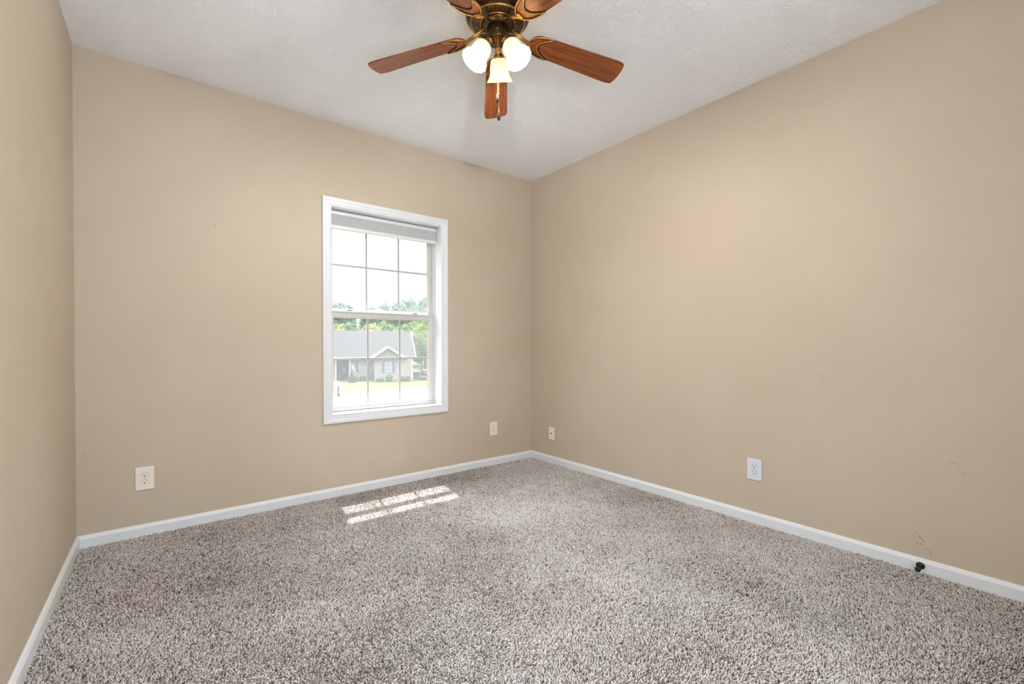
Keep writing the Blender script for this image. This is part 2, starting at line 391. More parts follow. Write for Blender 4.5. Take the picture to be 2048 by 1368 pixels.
def sash(name, y0, x0, x1, z0, z1, stile, top, bot, gx0, gx1, gz0, gz1, mz):
    s = MB()
    s.box((x0, y0, z0), (gx0, y0+.03, z1), 'vinyl', bev=.0015); s.box((gx1, y0, z0), (x1, y0+.03, z1), 'vinyl', bev=.0015)
    s.box((gx0, y0, gz1), (gx1, y0+.03, z1), 'vinyl', bev=.0015); s.box((gx0, y0, z0), (gx1, y0+.03, gz0), 'vinyl', bev=.0015)
    o = wb_(s, name)
    g = MB()                                           # sloping glazing bead
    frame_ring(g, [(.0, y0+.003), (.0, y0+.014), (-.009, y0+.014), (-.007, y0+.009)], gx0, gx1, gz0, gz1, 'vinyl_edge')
    gb = g.build('glazing_bead', o)
    p = MB().box((gx0, y0+.0145, gz0), (gx1, y0+.0175, gz1), 'glass').build('pane', o)
    u = MB(); w = .0075
    for k in (1, 2):
        xm = gx0+(gx1-gx0)*k/3; u.box((xm-w, y0+.008, gz0+.006), (xm+w, y0+.0140, gz1-.006), 'muntin', bev=.002)
    u.box((gx0+.006, y0+.0085, mz-w), (gx1-.006, y0+.0135, mz+w), 'muntin', bev=.002)
    u.build('muntin_grid', o); return o
lower = sash('lower_sash', .108, -1.892, -1.024, .632, 1.358, .03, .03, .03, -1.862, -1.062, .655, 1.312, .995)
upper = sash('upper_sash', .142, -1.892, -1.024, 1.335, 2.075, .03, .03, .03, -1.862, -1.052, 1.368, 2.045, 1.708)
rail = MB().box((-1.892, .100, 1.347), (-1.024, .1085, 1.358), 'vinyl', bev=.002).box((-1.86, .104, 1.312), (-1.06, .1085, 1.318), 'vinyl', bev=.001)
rail.build('meeting_rail_lip', lower)
for x in (-1.735, -1.19):
    k = MB().box((x-.016, .112, 1.358), (x+.016, .132, 1.364), 'alu', bev=.001).lathe([(.010, 0), (.010, .006), (.006, .009)], 'alu', 16, Matrix.Translation((x-.006, .122, 1.362)))
    k.box((x, .118, 1.364), (x+.026, .124, 1.369), 'alu', bev=.001)
    k.build('sash_lock', lower)

# raised shade at the head of the window
sh = empty('window_shade', ((OX0+OX1)/2, .085, 2.09))
tag(sh, 'raised grey fabric shade with white rails at the top of the window', 'window shade')
def shp(mb, name):
    o = mb.build(name, sh); o.matrix_parent_inverse = Matrix.Translation(-Vector(sh.location)); return o
sx0, sx1 = OX0+.004, OX1-.005
shp(MB().box((sx0, .066, 2.064), (sx1, .101, 2.092), 'shade_rail', bev=.002), 'headrail')
# stacked cells: pleats pressed together
v = []; f = []; n = 26; z0, z1 = 1.985, 2.064
for i in range(n):
    z = z0+(z1-z0)*i/(n-1); y = .0745-.0018*(i % 2)+.0012*math.sin(i*.8)
    for x in (sx0+.002, sx1-.002): v.append((x, y, z))
for i in range(n):
    z = z0+(z1-z0)*i/(n-1)
    for x in (sx0+.002, sx1-.002): v.append((x, .098+.0012*(i % 2), z))
for i in range(n-1):
    f.append((2*i, 2*i+1, 2*i+3, 2*i+2)); o2 = 2*n; f.append((o2+2*i, o2+2*i+2, o2+2*i+3, o2+2*i+1))
    for s_ in (0, 1): f.append((2*i+s_, 2*i+2+s_, o2+2*i+2+s_, o2+2*i+s_))
f.append((0, 2*n, 2*n+1, 1)); f.append((2*n-2, 2*n-1, 4*n-1, 4*n-2))
m = MB(); m.add(v, f, 'shade'); shp(m, 'pleated_fabric')
shp(MB().box((sx0, .068, 1.962), (sx1, .100, 1.985), 'shade_rail', bev=.003), 'bottom_rail')

# casing of the unseen doorway added behind the camera for the fill light
g = MB()
g.box((a0-.06, FRONT, 0), (a0, FRONT+.018, c1+.06), 'trim'); g.box((a1, FRONT, 0), (a1+.06, FRONT+.018, c1+.06), 'trim')
g.box((a0, FRONT, c1), (a1, FRONT+.018, c1+.06), 'trim')
struct(g.build('added_doorway'))

# ------------------------------------------------------------ wall plates
def plate_body(w, h, m):
    k = MB(); k.box((-w/2, -.006, -h/2), (w/2, 0, h/2), m, bev=.0028); return k
def outlet(loc, rotz, w, h, m, label):
    t = tag(empty('wall_outlet', loc, (0, 0, rotz)), label, 'outlet', 'outlets on the walls')
    plate_body(w, h, m).build('cover_plate', t)
    for s_ in (1, -1):
        cz = .0195*s_; r = MB(); pts = []
        for i in range(32):
            a = 2*PI*i/32; pts.append((.0172*math.cos(a), max(-.0125, min(.0125, .0172*math.sin(a)))))
        T = Matrix.Translation((0, -.006, cz)) @ Matrix.Rotation(PI/2, 4, 'X')
        r.prism([(x*1.05, y*1.05) for x, y in pts], .0, .0004, 'gap_shadow', T)  # grey ring drawn for the shaded gap round the receptacle
        r.prism(pts, .0, .0016, m, T)
        ro = r.build('receptacle', t)
        q = MB()
        q.box((-.0075, -.0080, cz+.001), (-.0053, -.0075, cz+.0085), 'slot'); q.box((.0053, -.0080, cz+.002), (.0073, -.0075, cz+.0078), 'slot')
        q.prism([(.0034*math.cos(a), .0034*math.sin(a)) for a in [2*PI*i/12 for i in range(12)]], 0, .0005, 'slot', Matrix.Translation((0, -.0075, cz-.0065)) @ Matrix.Rotation(PI/2, 4, 'X'))
        q.build('socket_holes', ro)
    MB().lathe([(.0033, 0), (.0030, .0009), (.0008, .0013)], 'screw', 12, Matrix.Translation((0, -.006, 0)) @ Matrix.Rotation(PI/2, 4, 'X')).build('screw', t)
    return t
outlet((-2.955, 0, .333), 0, .085, .131, 'plate', 'ivory duplex outlet low on the window wall near the left corner')
outlet((-.464, 0, .336), 0, .080, .124, 'plate', 'ivory duplex outlet low on the wall between the window and the far corner')
outlet((0, -2.080, .332), -PI/2, .085, .130, 'plate_white', 'bright white duplex outlet low on the right wall, nearest the camera')
t = tag(empty('coax_plate', (0, -.288, .280), (0, 0, -PI/2)), 'narrow white cable plate with one black jack on the right wall by the corner', 'wall plate')
plate_body(.071, .115, 'plate').build('cover_plate', t)
MB().lathe([(.006, 0), (.006, .003), (.0045, .003), (.0045, .007), (.001, .007)], 'black', 16, Matrix.Translation((0, -.006, 0)) @ Matrix.Rotation(PI/2, 4, 'X')).build('jack', t)
for s_ in (1, -1):
    MB().lathe([(.003, 0), (.0028, .0008), (.0006, .0012)], 'screw', 12, Matrix.Translation((0, -.006, .041*s_)) @ Matrix.Rotation(PI/2, 4, 'X')).build('screw', t)

# door stop screwed to the baseboard
t = tag(empty('door_stop', (-.0142, -2.842, .037), (0, -PI/2, 0)), 'small black door stop screwed to the right baseboard', 'door stop')
MB().lathe([(.0, 0), (.0165, 0), (.0165, .003), (.012, .006), (.006, .009)], 'black', 24).build('flange', t)
MB().lathe([(.006, .008), (.0042, .014), (.0042, .054)], 'black', 16).build('stem', t)
MB().lathe([(.005, .052), (.0108, .054), (.0116, .058), (.0108, .065), (.0, .066)], 'rubber', 20).build('rubber_tip', t)

# ------------------------------------------------------------ ceiling fan
FX, FY = -1.643, -1.639
fan = tag(empty('ceiling_fan', (FX, FY, H)), 'bronze ceiling fan with five cherry wood blades and three lit frosted shades', 'ceiling fan')
Z = lambda z: z-H
AX = Matrix.Identity(4)
MB().lathe([(.100, Z(2.70)), (.104, Z(2.693)), (.104, Z(2.683)), (.120, Z(2.676)), (.146, Z(2.664)), (.150, Z(2.650)), (.150, Z(2.626)), (.147, Z(2.620)), (.149, Z(2.615)), (.146, Z(2.603)), (.138, Z(2.592)), (.129, Z(2.585)), (.124, Z(2.583)), (.124, Z(2.588)), (0, Z(2.588))], 'bronze', 72).build('motor_housing', fan)
vp = MB(); vp.lathe([(.124, Z(2.5885)), (.124, Z(2.5845)), (.078, Z(2.5795)), (.078, Z(2.5885))], 'slotdark', 72, cap=False)
nf = 60
for i in range(nf):
    a = 2*PI*(i+.5)/nf; T = Matrix.Rotation(a, 4, 'Z')
    vp.add([(.081, -.0019, Z(2.5795)), (.081, .0019, Z(2.5795)), (.119, .0031, Z(2.5835)), (.119, -.0031, Z(2.5835)),
            (.081, -.0019, Z(2.5755)), (.081, .0019, Z(2.5755)), (.119, .0031, Z(2.5795)), (.119, -.0031, Z(2.5795))],
           [(0,1,2,3), (7,6,5,4), (0,4,5,1), (1,5,6,2), (2,6,7,3), (3,7,4,0)], 'fin', False, T)
vp.build('vent_ring', fan)
rim = MB()
for rad, z, r in ((.1235, 2.5815, .0042), (.079, 2.5765, .0030)):
    pts = [(rad*math.cos(2*PI*i/72), rad*math.sin(2*PI*i/72), Z(z)) for i in range(73)]
    rim.tube(pts, r, 'brass', 8)
rim.build('brass_rim', fan)
MB().lathe([(.074, Z(2.588)), (.074, Z(2.572)), (.066, Z(2.566)), (.058, Z(2.562)), (.056, Z(2.560))], 'bronze', 48).build('flywheel', fan)
MB().lathe([(.030, Z(2.566)), (.048, Z(2.563)), (.0525, Z(2.556)), (.0525, Z(2.506)), (.050, Z(2.500)), (.044, Z(2.497)), (.036, Z(2.494)), (.034, Z(2.490)), (.012, Z(2.488)), (.007, Z(2.482)), (0, Z(2.480))], 'bronze', 48).build('switch_housing', fan)

TH = -.312
drop = math.atan2(2.546-2.484, .66)
for k in range(5):
    az = TH+2*PI*k/5
    # local frame: x outward along the blade (drooping), y to the left, z up
    T = Matrix.Rotation(az, 4, 'Z') @ Matrix.Translation((0, 0, Z(2.546))) @ Matrix.Rotation(drop, 4, 'Y') @ Matrix.Rotation(math.radians(-12), 4, 'X')
    r = []
    hw0, hw1, x0, x1 = .054, .069, .158, .660
    N = 14
    for i in range(N+1):                      # rounded root
        a = PI/2+PI*i/N; r.append((x0+.055+.055*math.cos(a), hw0*math.sin(a)))
    r2 = [(x1-.045, -hw1), (x1-.022, -hw1+.004)]
    for i in range(9): a = -PI/2*.86+PI*.86*i/8; r2.append((x1-.020+.020*math.cos(a)**.7, (hw1-.006)*math.sin(a)/math.sin(PI/2*.86)))
    r2 += [(x1-.022, hw1-.004), (x1-.045, hw1)]
    bl = MB(); bl.prism(r+r2, -.0025, .0035, 'wood')
    ob = bl.build('blade', fan); ob.matrix_local = T
    md = ob.modifiers.new('bevel', 'BEVEL'); md.width = .0012; md.segments = 2; md.limit_method = 'ANGLE'
    # iron: openwork crescent under the root, arm to the flywheel
    ir = MB(); zb = -.0055
    oc = [(x0+.088+.094*math.cos(a), .056*math.sin(a), zb) for a in [math.radians(78)+math.radians(204)*i/30 for i in range(31)]]
    tipx, tipy = oc[0][0], oc[0][1]
    ic = []
    for i in range(21):
        s_ = -1+2*i/20; ic.append((x0+.042+(tipx-(x0+.042))*abs(s_)**2.0, -tipy*s_*-1, zb))
    ir.tube(oc, .0036, 'brass', 8, flat=.8); ir.tube(ic, .0033, 'brass', 8, flat=.8)
    oc2 = [(x+(x0+.07-x)*.10, y*.90, z+.0012) for x, y, z in oc[2:-2]]; ir.tube(oc2, .0022, 'slotdark', 6)  # dark tubes beside the brass ones stand for their shadow
    ic2 = [(x+.0062, y*.97, z+.0012) for x, y, z in ic]; ir.tube(ic2, .0030, 'slotdark', 6)
    ir.prism([(x0-.012, -.016), (x0+.037, -.019), (x0+.042, 0), (x0+.037, .019), (x0-.012, .016)][:0] or [(x0-.008, -.010), (x0+.010, -.015), (x0+.010, .015), (x0-.008, .010)], -.0085, -.0030, 'brass')
    io = ir.build('blade_iron', fan); io.matrix_local = T
    # arm, drawn in hub coordinates
    A = MB(); R_ = Matrix.Rotation(az, 4, 'Z')
    e = T.inverted()  # end point at crescent apex
    p1 = T @ Vector((x0-.004, 0, -.006)); p0 = R_ @ Vector((.060, 0, Z(2.566)))
    pm = (p0*.55+p1*.45)+Vector((0, 0, .004))
    q = R_.inverted()
    path = [q @ p0, q @ pm, q @ p1]
    A.tube(path, [.0115, .0095, .0125], 'brass', 10, R_, flat=.55)
    A.tube([q @ p0+Vector((-.004, 0, .006)), q @ p0+Vector((.016, 0, .004))], [.020, .013], 'bronze', 10, R_, flat=.45)
    A.build('arm', io).matrix_parent_inverse = T.inverted()
    for sx in (-1, 1):
        MB().lathe([(.0045, 0), (.004, -.003), (.001, -.0042)], 'brass', 10, R_ @ Matrix.Translation((.070, sx*.012, Z(2.5625)))).build('screw', io).matrix_parent_inverse = T.inverted()

# three bell shades on short arms
for az in (math.radians(168), math.radians(288), math.radians(48)):
    R_ = Matrix.Rotation(az, 4, 'Z')
    tilt = math.radians(31)
    neck = Vector((.062, 0, Z(2.470)))
    Ts = R_ @ Matrix.Translation(neck) @ Matrix.Rotation(-tilt, 4, 'Y')       # local -z runs down the shade's axis
    arm = MB()
    arm.tube([(.030, 0, Z(2.505)), (.046, 0, Z(2.502)), (.056, 0, Z(2.492)), (.058, 0, Z(2.478))], [.020, .013, .011, .016], 'brass', 16, R_)
    arm.lathe([(.008, .016), (.016, .013), (.024, .004), (.0285, -.004), (.0290, -.012), (.0270, -.013)], 'brass', 32, Ts)
    ao = arm.build('light_arm', fan)
    for i in range(3):
        T2 = Ts @ Matrix.Rotation(2*PI*i/3+.5, 4, 'Z') @ Matrix.Translation((.028, 0, -.007)) @ Matrix.Rotation(PI/2, 4, 'Y')
        MB().lathe([(.0022, -.002), (.0022, .005), (.0040, .0055), (.0040, .009), (.001, .010)], 'brass', 8, T2).build('thumb_screw', ao)
    sc = lambda a, jj: 1+(.018*math.cos(14*a) if jj in (9, 10, 11, 12) else 0)*(1 if jj in (10, 11) else .5)
    prof = [(.0275, -.005), (.0330, -.009), (.0390, -.018), (.0420, -.032), (.0430, -.046), (.0438, -.060), (.0460, -.073), (.0510, -.086), (.0570, -.096), (.0605, -.102), (.0615, -.1040), (.0595, -.1045), (.0550, -.097), (.0490, -.0865), (.0440, -.074), (.0418, -.060), (.0410, -.046), (.0400, -.033), (.0370, -.020), (.0300, -.011)]
    MB().lathe(prof, 'frost', 84, Ts, cap=False, rmod=lambda a, jj: 1+(.022*math.cos(12*a) if 8 <= jj <= 12 else 0)).build('glass_shade', ao)
    MB().lathe([(.0, -.078), (.010, -.076), (.016, -.068), (.0165, -.058), (.013, -.045), (.009, -.034), (.009, -.022)], 'bulb', 20, Ts).build('bulb', ao)
    pl = bpy.data.lights.new('bulb_light', 'POINT'); pl.energy = 25; pl.color = (1, .97, .89); pl.shadow_soft_size = .018
    po = bpy.data.objects.new('bulb_light', pl); COL.objects.link(po); po.parent = fan
    po.location = Ts @ Vector((0, 0, -.088))

# pull chains
camdir = Vector((-.615, -.789, 0))
def pull(start, x, y, z1, z2, side):
    ch = MB(); z = start
    bm = bmesh.new(); bmesh.ops.create_icosphere(bm, subdivisions=1, radius=.0016)
    vs = [v.co.copy() for v in bm.verts]; fs = [[v.index for v in f.verts] for f in bm.faces]; bm.free()
    while z > z1:
        ch.add(vs, fs, 'brass', True, Matrix.Translation((x, y, Z(z)))); z -= .0042
    ch.tube([(x, y, Z(start)), (x, y, Z(z1))], .0005, 'brass', 5)
    o = ch.build('pull_chain', fan)
    fb = MB(); fb.lathe([(.0009, Z(z1)), (.0026, Z(z1-.004)), (.0042, Z(z1-.014)), (.0068, Z(z1-.027)), (.0075, Z(z1-.036)), (.0060, Z(z1-.043)), (.0030, Z(z1-.047)), (0, Z(z1-.048))], 'brown', 20, Matrix.Translation((x, y, 0)))
    fb.build('pull_fob', o)
    return o
p1_ = camdir*.056
MB().tube([camdir*.050+Vector((0, 0, Z(2.527))), camdir*.057+Vector((0, 0, Z(2.525)))], .004, 'brass', 10).build('chain_grommet', fan)
pull(2.524, p1_.x, p1_.y, 2.232, 2.19, 0)
rv = Vector((.789, -.615, 0)); p2_ = camdir*.050+rv*.006
pull(2.475, p2_.x, p2_.y, 2.158, 2.11, 0)

# ------------------------------------------------------------ carpet pile
def carpet():
    sp = .0061
    xs = np.arange(XL(FRONT)-.01, .0, sp); ys = np.arange(FRONT+.6, -.003, sp)
    X, Y = np.meshgrid(xs, ys); X = X.ravel()+RNG.uniform(-.45, .45, X.size)*sp; Y = Y.ravel()+RNG.uniform(-.45, .45, Y.size)*sp
    dep = (X+2.8936)*.615+(Y+3.303)*.789; lat = (X+2.8936)*.789-(Y+3.303)*.615
    k = (X > -W+SKEW*Y+.013) & (X < -.013) & (Y < -.013) & (dep > 1.05) & (np.abs(lat) < 1.35*dep+.3)
    X, Y = X[k], Y[k]; n = X.size
    def field(sc, seed):   # smooth value noise, used for the lie of the pile and worn patches
        g = np.random.default_rng(seed).uniform(-1, 1, (64, 64)); u = (X+4)*sc; v = (Y+5)*sc
        i, j_ = np.floor(u).astype(int) % 63, np.floor(v).astype(int) % 63; a, b_ = u % 1, v % 1; a = a*a*(3-2*a); b_ = b_*b_*(3-2*b_)
        return (g[i, j_]*(1-a)+g[i+1, j_]*a)*(1-b_)+(g[i, j_+1]*(1-a)+g[i+1, j_+1]*a)*b_
    lie = PI*(field(2.2, 1)*.9+field(7, 2)*.5)+RNG.normal(0, 1.15, n)
    lean = np.clip(RNG.normal(.55, .30, n), .02, 1.2)
    L = RNG.uniform(.0070, .0120, n)*(1+.12*field(3, 3)); rad = RNG.uniform(.0017, .0026, n)
    dx, dy = np.cos(lie), np.sin(lie)
    rings = 4; sides = 4
    V = np.zeros((n, rings*sides+1, 3), np.float32)
    twist = RNG.uniform(0, PI, n)
    for ri in range(rings):
        s = ri/(rings-1)*.9
        ang = lean*(.35+1.0*s)                       # curls over as it rises
        px = X+dx*L*s*np.sin(ang); py = Y+dy*L*s*np.sin(ang); pz = L*s*np.cos(ang*.9)-.001
        rr_ = rad*(1.0, 1.12, 1.05, .72)[ri]
        for si in range(sides):
            a = twist+2*PI*si/sides+s*1.4
            cx, cy = np.cos(a)*rr_, np.sin(a)*rr_
            # tilt the ring with the strand
            along = cx*dx+cy*dy
            V[:, ri*sides+si, 0] = px+cx-along*dx*(1-np.cos(ang)); V[:, ri*sides+si, 1] = py+cy-along*dy*(1-np.cos(ang)); V[:, ri*sides+si, 2] = pz-along*np.sin(ang)
    ang = lean*1.35
    V[:, -1, 0] = X+dx*L*np.sin(ang); V[:, -1, 1] = Y+dy*L*np.sin(ang); V[:, -1, 2] = L*np.cos(ang*.9)
    quads = np.array([(r_*sides+s_, r_*sides+(s_+1) % sides, (r_+1)*sides+(s_+1) % sides, (r_+1)*sides+s_) for r_ in range(rings-1) for s_ in range(sides)])
    tris = np.array([((rings-1)*sides+s_, (rings-1)*sides+(s_+1) % sides, rings*sides) for s_ in range(sides)])
    nv = rings*sides+1; base = (np.arange(n)*nv)[:, None, None]
    Q = (quads[None]+base).reshape(n, -1); Tt = (tris[None]+base).reshape(n, -1)
    loops = np.concatenate([Q, Tt], 1).ravel().astype(np.int32)
    tot = np.tile(np.array([4]*len(quads)+[3]*len(tris), np.int32), n); start = np.concatenate([[0], np.cumsum(tot)[:-1]]).astype(np.int32)
    me = bpy.data.meshes.new('carpet_pile'); me.vertices.add(n*nv); me.vertices.foreach_set('co', V.ravel())
    me.loops.add(loops.size); me.loops.foreach_set('vertex_index', loops)
    me.polygons.add(tot.size); me.polygons.foreach_set('loop_start', start); me.polygons.foreach_set('use_smooth', np.ones(tot.size, bool))
    tone = np.clip(RNG.normal(.60, .19, n)-(RNG.random(n) < .10)*RNG.uniform(.25, .55, n)+.12*field(1.3, 5)+.08*field(3.1, 9)+.06*field(8, 6), 0, 1).astype(np.float32)
    at = me.attributes.new('tone', 'FLOAT', 'POINT'); at.data.foreach_set('value', np.repeat(tone, nv))
    me.materials.append(M['pile']); me.update(); me.validate()
    o = bpy.data.objects.new('carpet_pile', me); COL.objects.link(o)
    return o, n
cp, ntuft = carpet()
tag(cp, 'greyish beige looped pile carpet covering the whole floor', 'carpet', kind='stuff')

# ------------------------------------------------------------ outdoors
def zg(y): return -.35-(y-.6)*.0875 if y < 35 else (-3.36-(y-35)*.03 if y < 44 else -3.63+(y-44)*.05)
def strip(name, y0, y1, m, x0=-25, x1=60, n=12, dz=0.):
    v = []; f = []
    for i in range(n+1):
        y = y0+(y1-y0)*i/n
        v += [(x0, y, zg(y)+dz), (x1, y, zg(y)+dz)]
    for i in range(n): f.append((2*i, 2*i+1, 2*i+3, 2*i+2))
    mb = MB(); mb.add(v, f, m); return struct(mb.build(name))
strip('lawn_near', .4, 21, 'lawn'); strip('street', 21, 41, 'street'); strip('lawn_far', 41, 160, 'lawn', -60, 140)
struct(MB().box((-25, 40.85, zg(41)-.1), (60, 41.05, zg(41)+.10), 'asphalt_edge').build('kerb'))
# outside face of this house: brick cladding and an unseen eave placed to shade the upper panes
e = MB()
e.box((-6, WT, -.6), (OX0-.02, WT+.10, H+.1), 'siding'); e.box((OX1+.02, WT, -.6), (3, WT+.10, H+.1), 'siding')
e.box((OX0-.02, WT, -.6), (OX1+.02, WT+.10, OZ0-.02), 'siding'); e.box((OX0-.02, WT, OZ1+.02), (OX1+.02, WT+.10, H+.1), 'siding')
struct(e.build('wall_outside'))
struct(MB().box((-6, WT+.10, 2.85), (3, .650, 3.0), 'housewhite').box((-6, -4.6, H+.13), (3, WT+.10, 3.0), 'shingle').build('roof_eave'))

# neighbour's house, built in its own frame: x along the facade, y away from us
HA = math.radians(-18)
house = tag(empty('neighbour_house', (23.12, 50, -3.15), (0, 0, HA)), 'brick ranch house with grey roof and blue shutters across the street', 'house')
h0 = 3.15
b = MB()
b.box((-4.62, 0, -.6), (0, 8, 2.8), 'brick')                       # projecting bay
b.box((-7.5, 1.3, -.6), (-4.62, 8, 2.8), 'brick')
b.box((-9.15, 3.0, -.6), (-7.5, 8, 2.8), 'brick')                  # back of the porch
b.box((-14.5, 1.3, -.6), (-9.15, 8, 2.8), 'brick')
b.build('wall', house)
# main roof: gable with ridge along x
def slab(mb, p, m, th=.12):
    q = [Vector(x) for x in p]; nn = (q[1]-q[0]).cross(q[2]-q[0]).normalized()*th; k = len(q)
    mb.add(q+[x-nn for x in q], [tuple(range(k)), tuple(range(2*k-1, k-1, -1))]+[(i, k+i, k+(i+1) % k, (i+1) % k) for i in range(k)], m); return mb
rf = MB(); slab(rf, [(-15, .75, 2.80), (.66, .75, 2.80), (.62, 5.6, 6.38), (-15, 5.6, 6.38)], 'shingle'); slab(rf, [(.66, 10.4, 2.80), (-15, 10.4, 2.80), (-15, 5.6, 6.38), (.62, 5.6, 6.38)], 'shingle')
rf.build('roof', house)
gw = MB(); gw.add([(.0, .9, 2.7), (.0, 8, 2.7), (.0, 5.6, 6.2), (-.1, .9, 2.7), (-.1, 8, 2.7), (-.1, 5.6, 6.2)], [(0, 1, 2), (5, 4, 3), (0, 3, 4, 1), (1, 4, 5, 2), (2, 5, 3, 0)], 'siding'); gw.build('gable_end', house)
fa = MB(); fa.box((-15, .60, 2.66), (.66, .76, 2.86), 'housewhite'); slab(fa, [(.66, .62, 2.72), (.78, .62, 2.72), (.78, 5.6, 6.42), (.66, 5.6, 6.42)], 'housewhite', .2)
fa.build('fascia', house)
# front gable over the bay
gr = MB()
ap = (-2.95, 4.28); ev = 2.78
slab(gr, [(-5.25, -.45, ev), (ap[0], -.45, ap[1]), (ap[0], 3.4, ap[1]), (-5.25, 1.0, ev)], 'shingle', -.06); slab(gr, [(ap[0], -.45, ap[1]), (-.62, -.45, ev), (-.62, 1.0, ev), (ap[0], 3.4, ap[1])], 'shingle', -.06)
gr.build('gable_roof', house)
gf = MB(); gf.add([(-4.7, -.05, 2.8), (-1.15, -.05, 2.8), (-2.95, -.05, 4.05), (-4.7, .1, 2.8), (-1.15, .1, 2.8), (-2.95, .1, 4.05)], [(0, 1, 2), (5, 4, 3), (0, 3, 4, 1), (1, 4, 5, 2), (2, 5, 3, 0)], 'siding'); gf.build('gable_front', house)
tr_ = MB()
slab(tr_, [(-5.35, -.48, ev-.02), (-4.85, -.48, ev-.05), (ap[0], -.48, ap[1]-.22), (ap[0], -.48, ap[1]+.04)], 'housewhite', .08)
slab(tr_, [(-1.05, -.48, ev-.05), (-.50, -.48, ev-.02), (ap[0], -.48, ap[1]+.04), (ap[0], -.48, ap[1]-.22)], 'housewhite', .08)
tr_.box((-5.35, -.4, ev-.12), (-.5, -.05, ev+.02), 'housewhite')
tr_.build('gable_trim', house)
MB().box((-.02, -.06, -.2), (.16, .1, 2.75), 'housewhite').build('downspout', house)
def hwin(x0, x1, z0, z1, y, sh_=True):
    w = MB(); t_ = .06
    w.box((x0, y-.05, z0), (x0+t_, y, z1), 'housewhite'); w.box((x1-t_, y-.05, z0), (x1, y, z1), 'housewhite'); w.box((x0, y-.05, z1-t_), (x1, y, z1), 'housewhite'); w.box((x0, y-.05, z0), (x1, y, z0+t_), 'housewhite')
    w.box((x0, y-.05, (z0+z1)/2-.04), (x1, y, (z0+z1)/2+.04), 'housewhite')
    for i in (1, 2): xm = x0+(x1-x0)*i/3; w.box((xm-.015, y-.045, (z0+z1)/2), (xm+.015, y, z1), 'housewhite')
    w.box((x0, y-.045, z0+(z1-z0)*.75-.015), (x1, y, z0+(z1-z0)*.75+.015), 'housewhite')
    o = w.build('window', house); MB().box((x0+t_, y-.025, z0+t_), (x1-t_, y-.015, z1-t_), 'paneglass').build('pane', o)
    for a, b_ in ((x0-.36, x0-.03), (x1+.03, x1+.36)):
        s_ = MB(); s_.box((a, y-.06, z0), (b_, y, z1), 'blue')
        for i in range(14): zz = z0+.08+(z1-z0-.16)*i/13; s_.box((a+.04, y-.075, zz-.02), (b_-.04, y-.06, zz+.02), 'blue')
        s_.build('shutter', house)
hwin(-3.32, -2.47, .92, 2.28, 0); hwin(-6.45, -5.45, .95, 2.33, 1.3)
d = MB().box((-8.72, 2.93, 0), (-7.85, 3.0, 2.15), 'doordark'); do = d.build('front_door', house)
MB().prism([(-8.28+.20*math.cos(2*PI*i/24), 1.25+.5*math.sin(2*PI*i/24)) for i in range(24)], 0, .02, 'ovalglass', Matrix.Translation((0, 2.93, 0)) @ Matrix.Rotation(PI/2, 4, 'X')).build('oval_glass', do)
for x in (-8.86, -7.80): MB().box((x, 2.9, 0), (x+.14, 2.98, 2.2), 'housewhite').build('door_jamb', house)
for x in (-9.28, -7.62): MB().box((x, .85, -.3), (x+.16, 1.0, 2.7), 'housewhite').build('porch_post', house)
slab(MB(), [(-9.95, -.1, 2.80), (-8.95, -.1, 2.80), (-10.0, -.1, 3.4)], 'housewhite', .15).build('porch_trim', house)
MB().box((-9.4, .7, -.6), (-7.5, 3.0, -.02), 'street').build('porch_slab', house)
# flag hanging from a wall pole, things standing round the house
def hw(x, y, z=0): return Matrix.Translation((23.12, 50, -3.15)) @ Matrix.Rotation(HA, 4, 'Z') @ Vector((x, y, z))
fl = tag(empty('porch_flag', hw(-7.1, 1.25, 2.0), (0, 0, HA)), 'small pale flag hanging on a pole beside the porch of the brick house', 'flag')
MB().tube([(-.05, .03, -.5), (-.25, -.9, .25)], .02, 'housewhite').build('pole', fl)
v = []; f = []
for i in range(9):
    for k in range(7):
        s_ = i/8; u_ = k/6; v.append((-.25+.62*s_*(.35+.65*u_)+.02, -.85+.06*math.sin(s_*7+u_*3), .2-1.15*u_*(.5+.5*s_)-.35*s_))
for i in range(8):
    for k in range(6): f.append((i*7+k, i*7+k+1, (i+1)*7+k+1, (i+1)*7+k))
m = MB(); m.add(v, f, 'flagw', True); m.add([(p[0], p[1]-.01, p[2]) for p in v], [q for n_, q in enumerate(f) if (n_ % 6) in (1, 4)], 'flagr', True)
m.build('cloth', fl)

def leaves(mb, n, cx, cy, cz, rx, ry, rz, size, m, shell=.55, cone=False):
    """leaf sprays scattered through a crown"""
    P = []
    for _ in range(n):
        while True:
            x, y, z = (random.uniform(-1, 1) for _ in range(3))
            d = x*x+y*y+z*z
            if cone:
                if (x*x+y*y) < ((1-z)/2)**2*(1.0) and (x*x+y*y) > ((1-z)/2*.6)**2: break
            elif shell < d < 1 and (math.sin(x*5+cx)*math.sin(y*6+cy)*math.sin(z*5) > -.42): break
        P.append((cx+x*rx, cy+y*ry, cz+z*rz))
    for p in P:
        s = size*random.uniform(.5, 1.3); T = Matrix.Translation(p) @ Matrix.Rotation(random.uniform(0, 6.3), 4, 'Z') @ Matrix.Rotation(random.uniform(-1.2, 1.2), 4, 'X') @ Matrix.Rotation(random.uniform(-1, 1), 4, 'Y')
        mb.add([(-s, 0, 0), (-.3*s, -.45*s, .1*s), (.5*s, -.3*s, 0), (s, .05*s, -.15*s), (.4*s, .42*s, .05*s), (-.4*s, .4*s, .12*s)], [(0, 1, 2, 5), (2, 3, 4, 5)], m, False, T)
    return mb
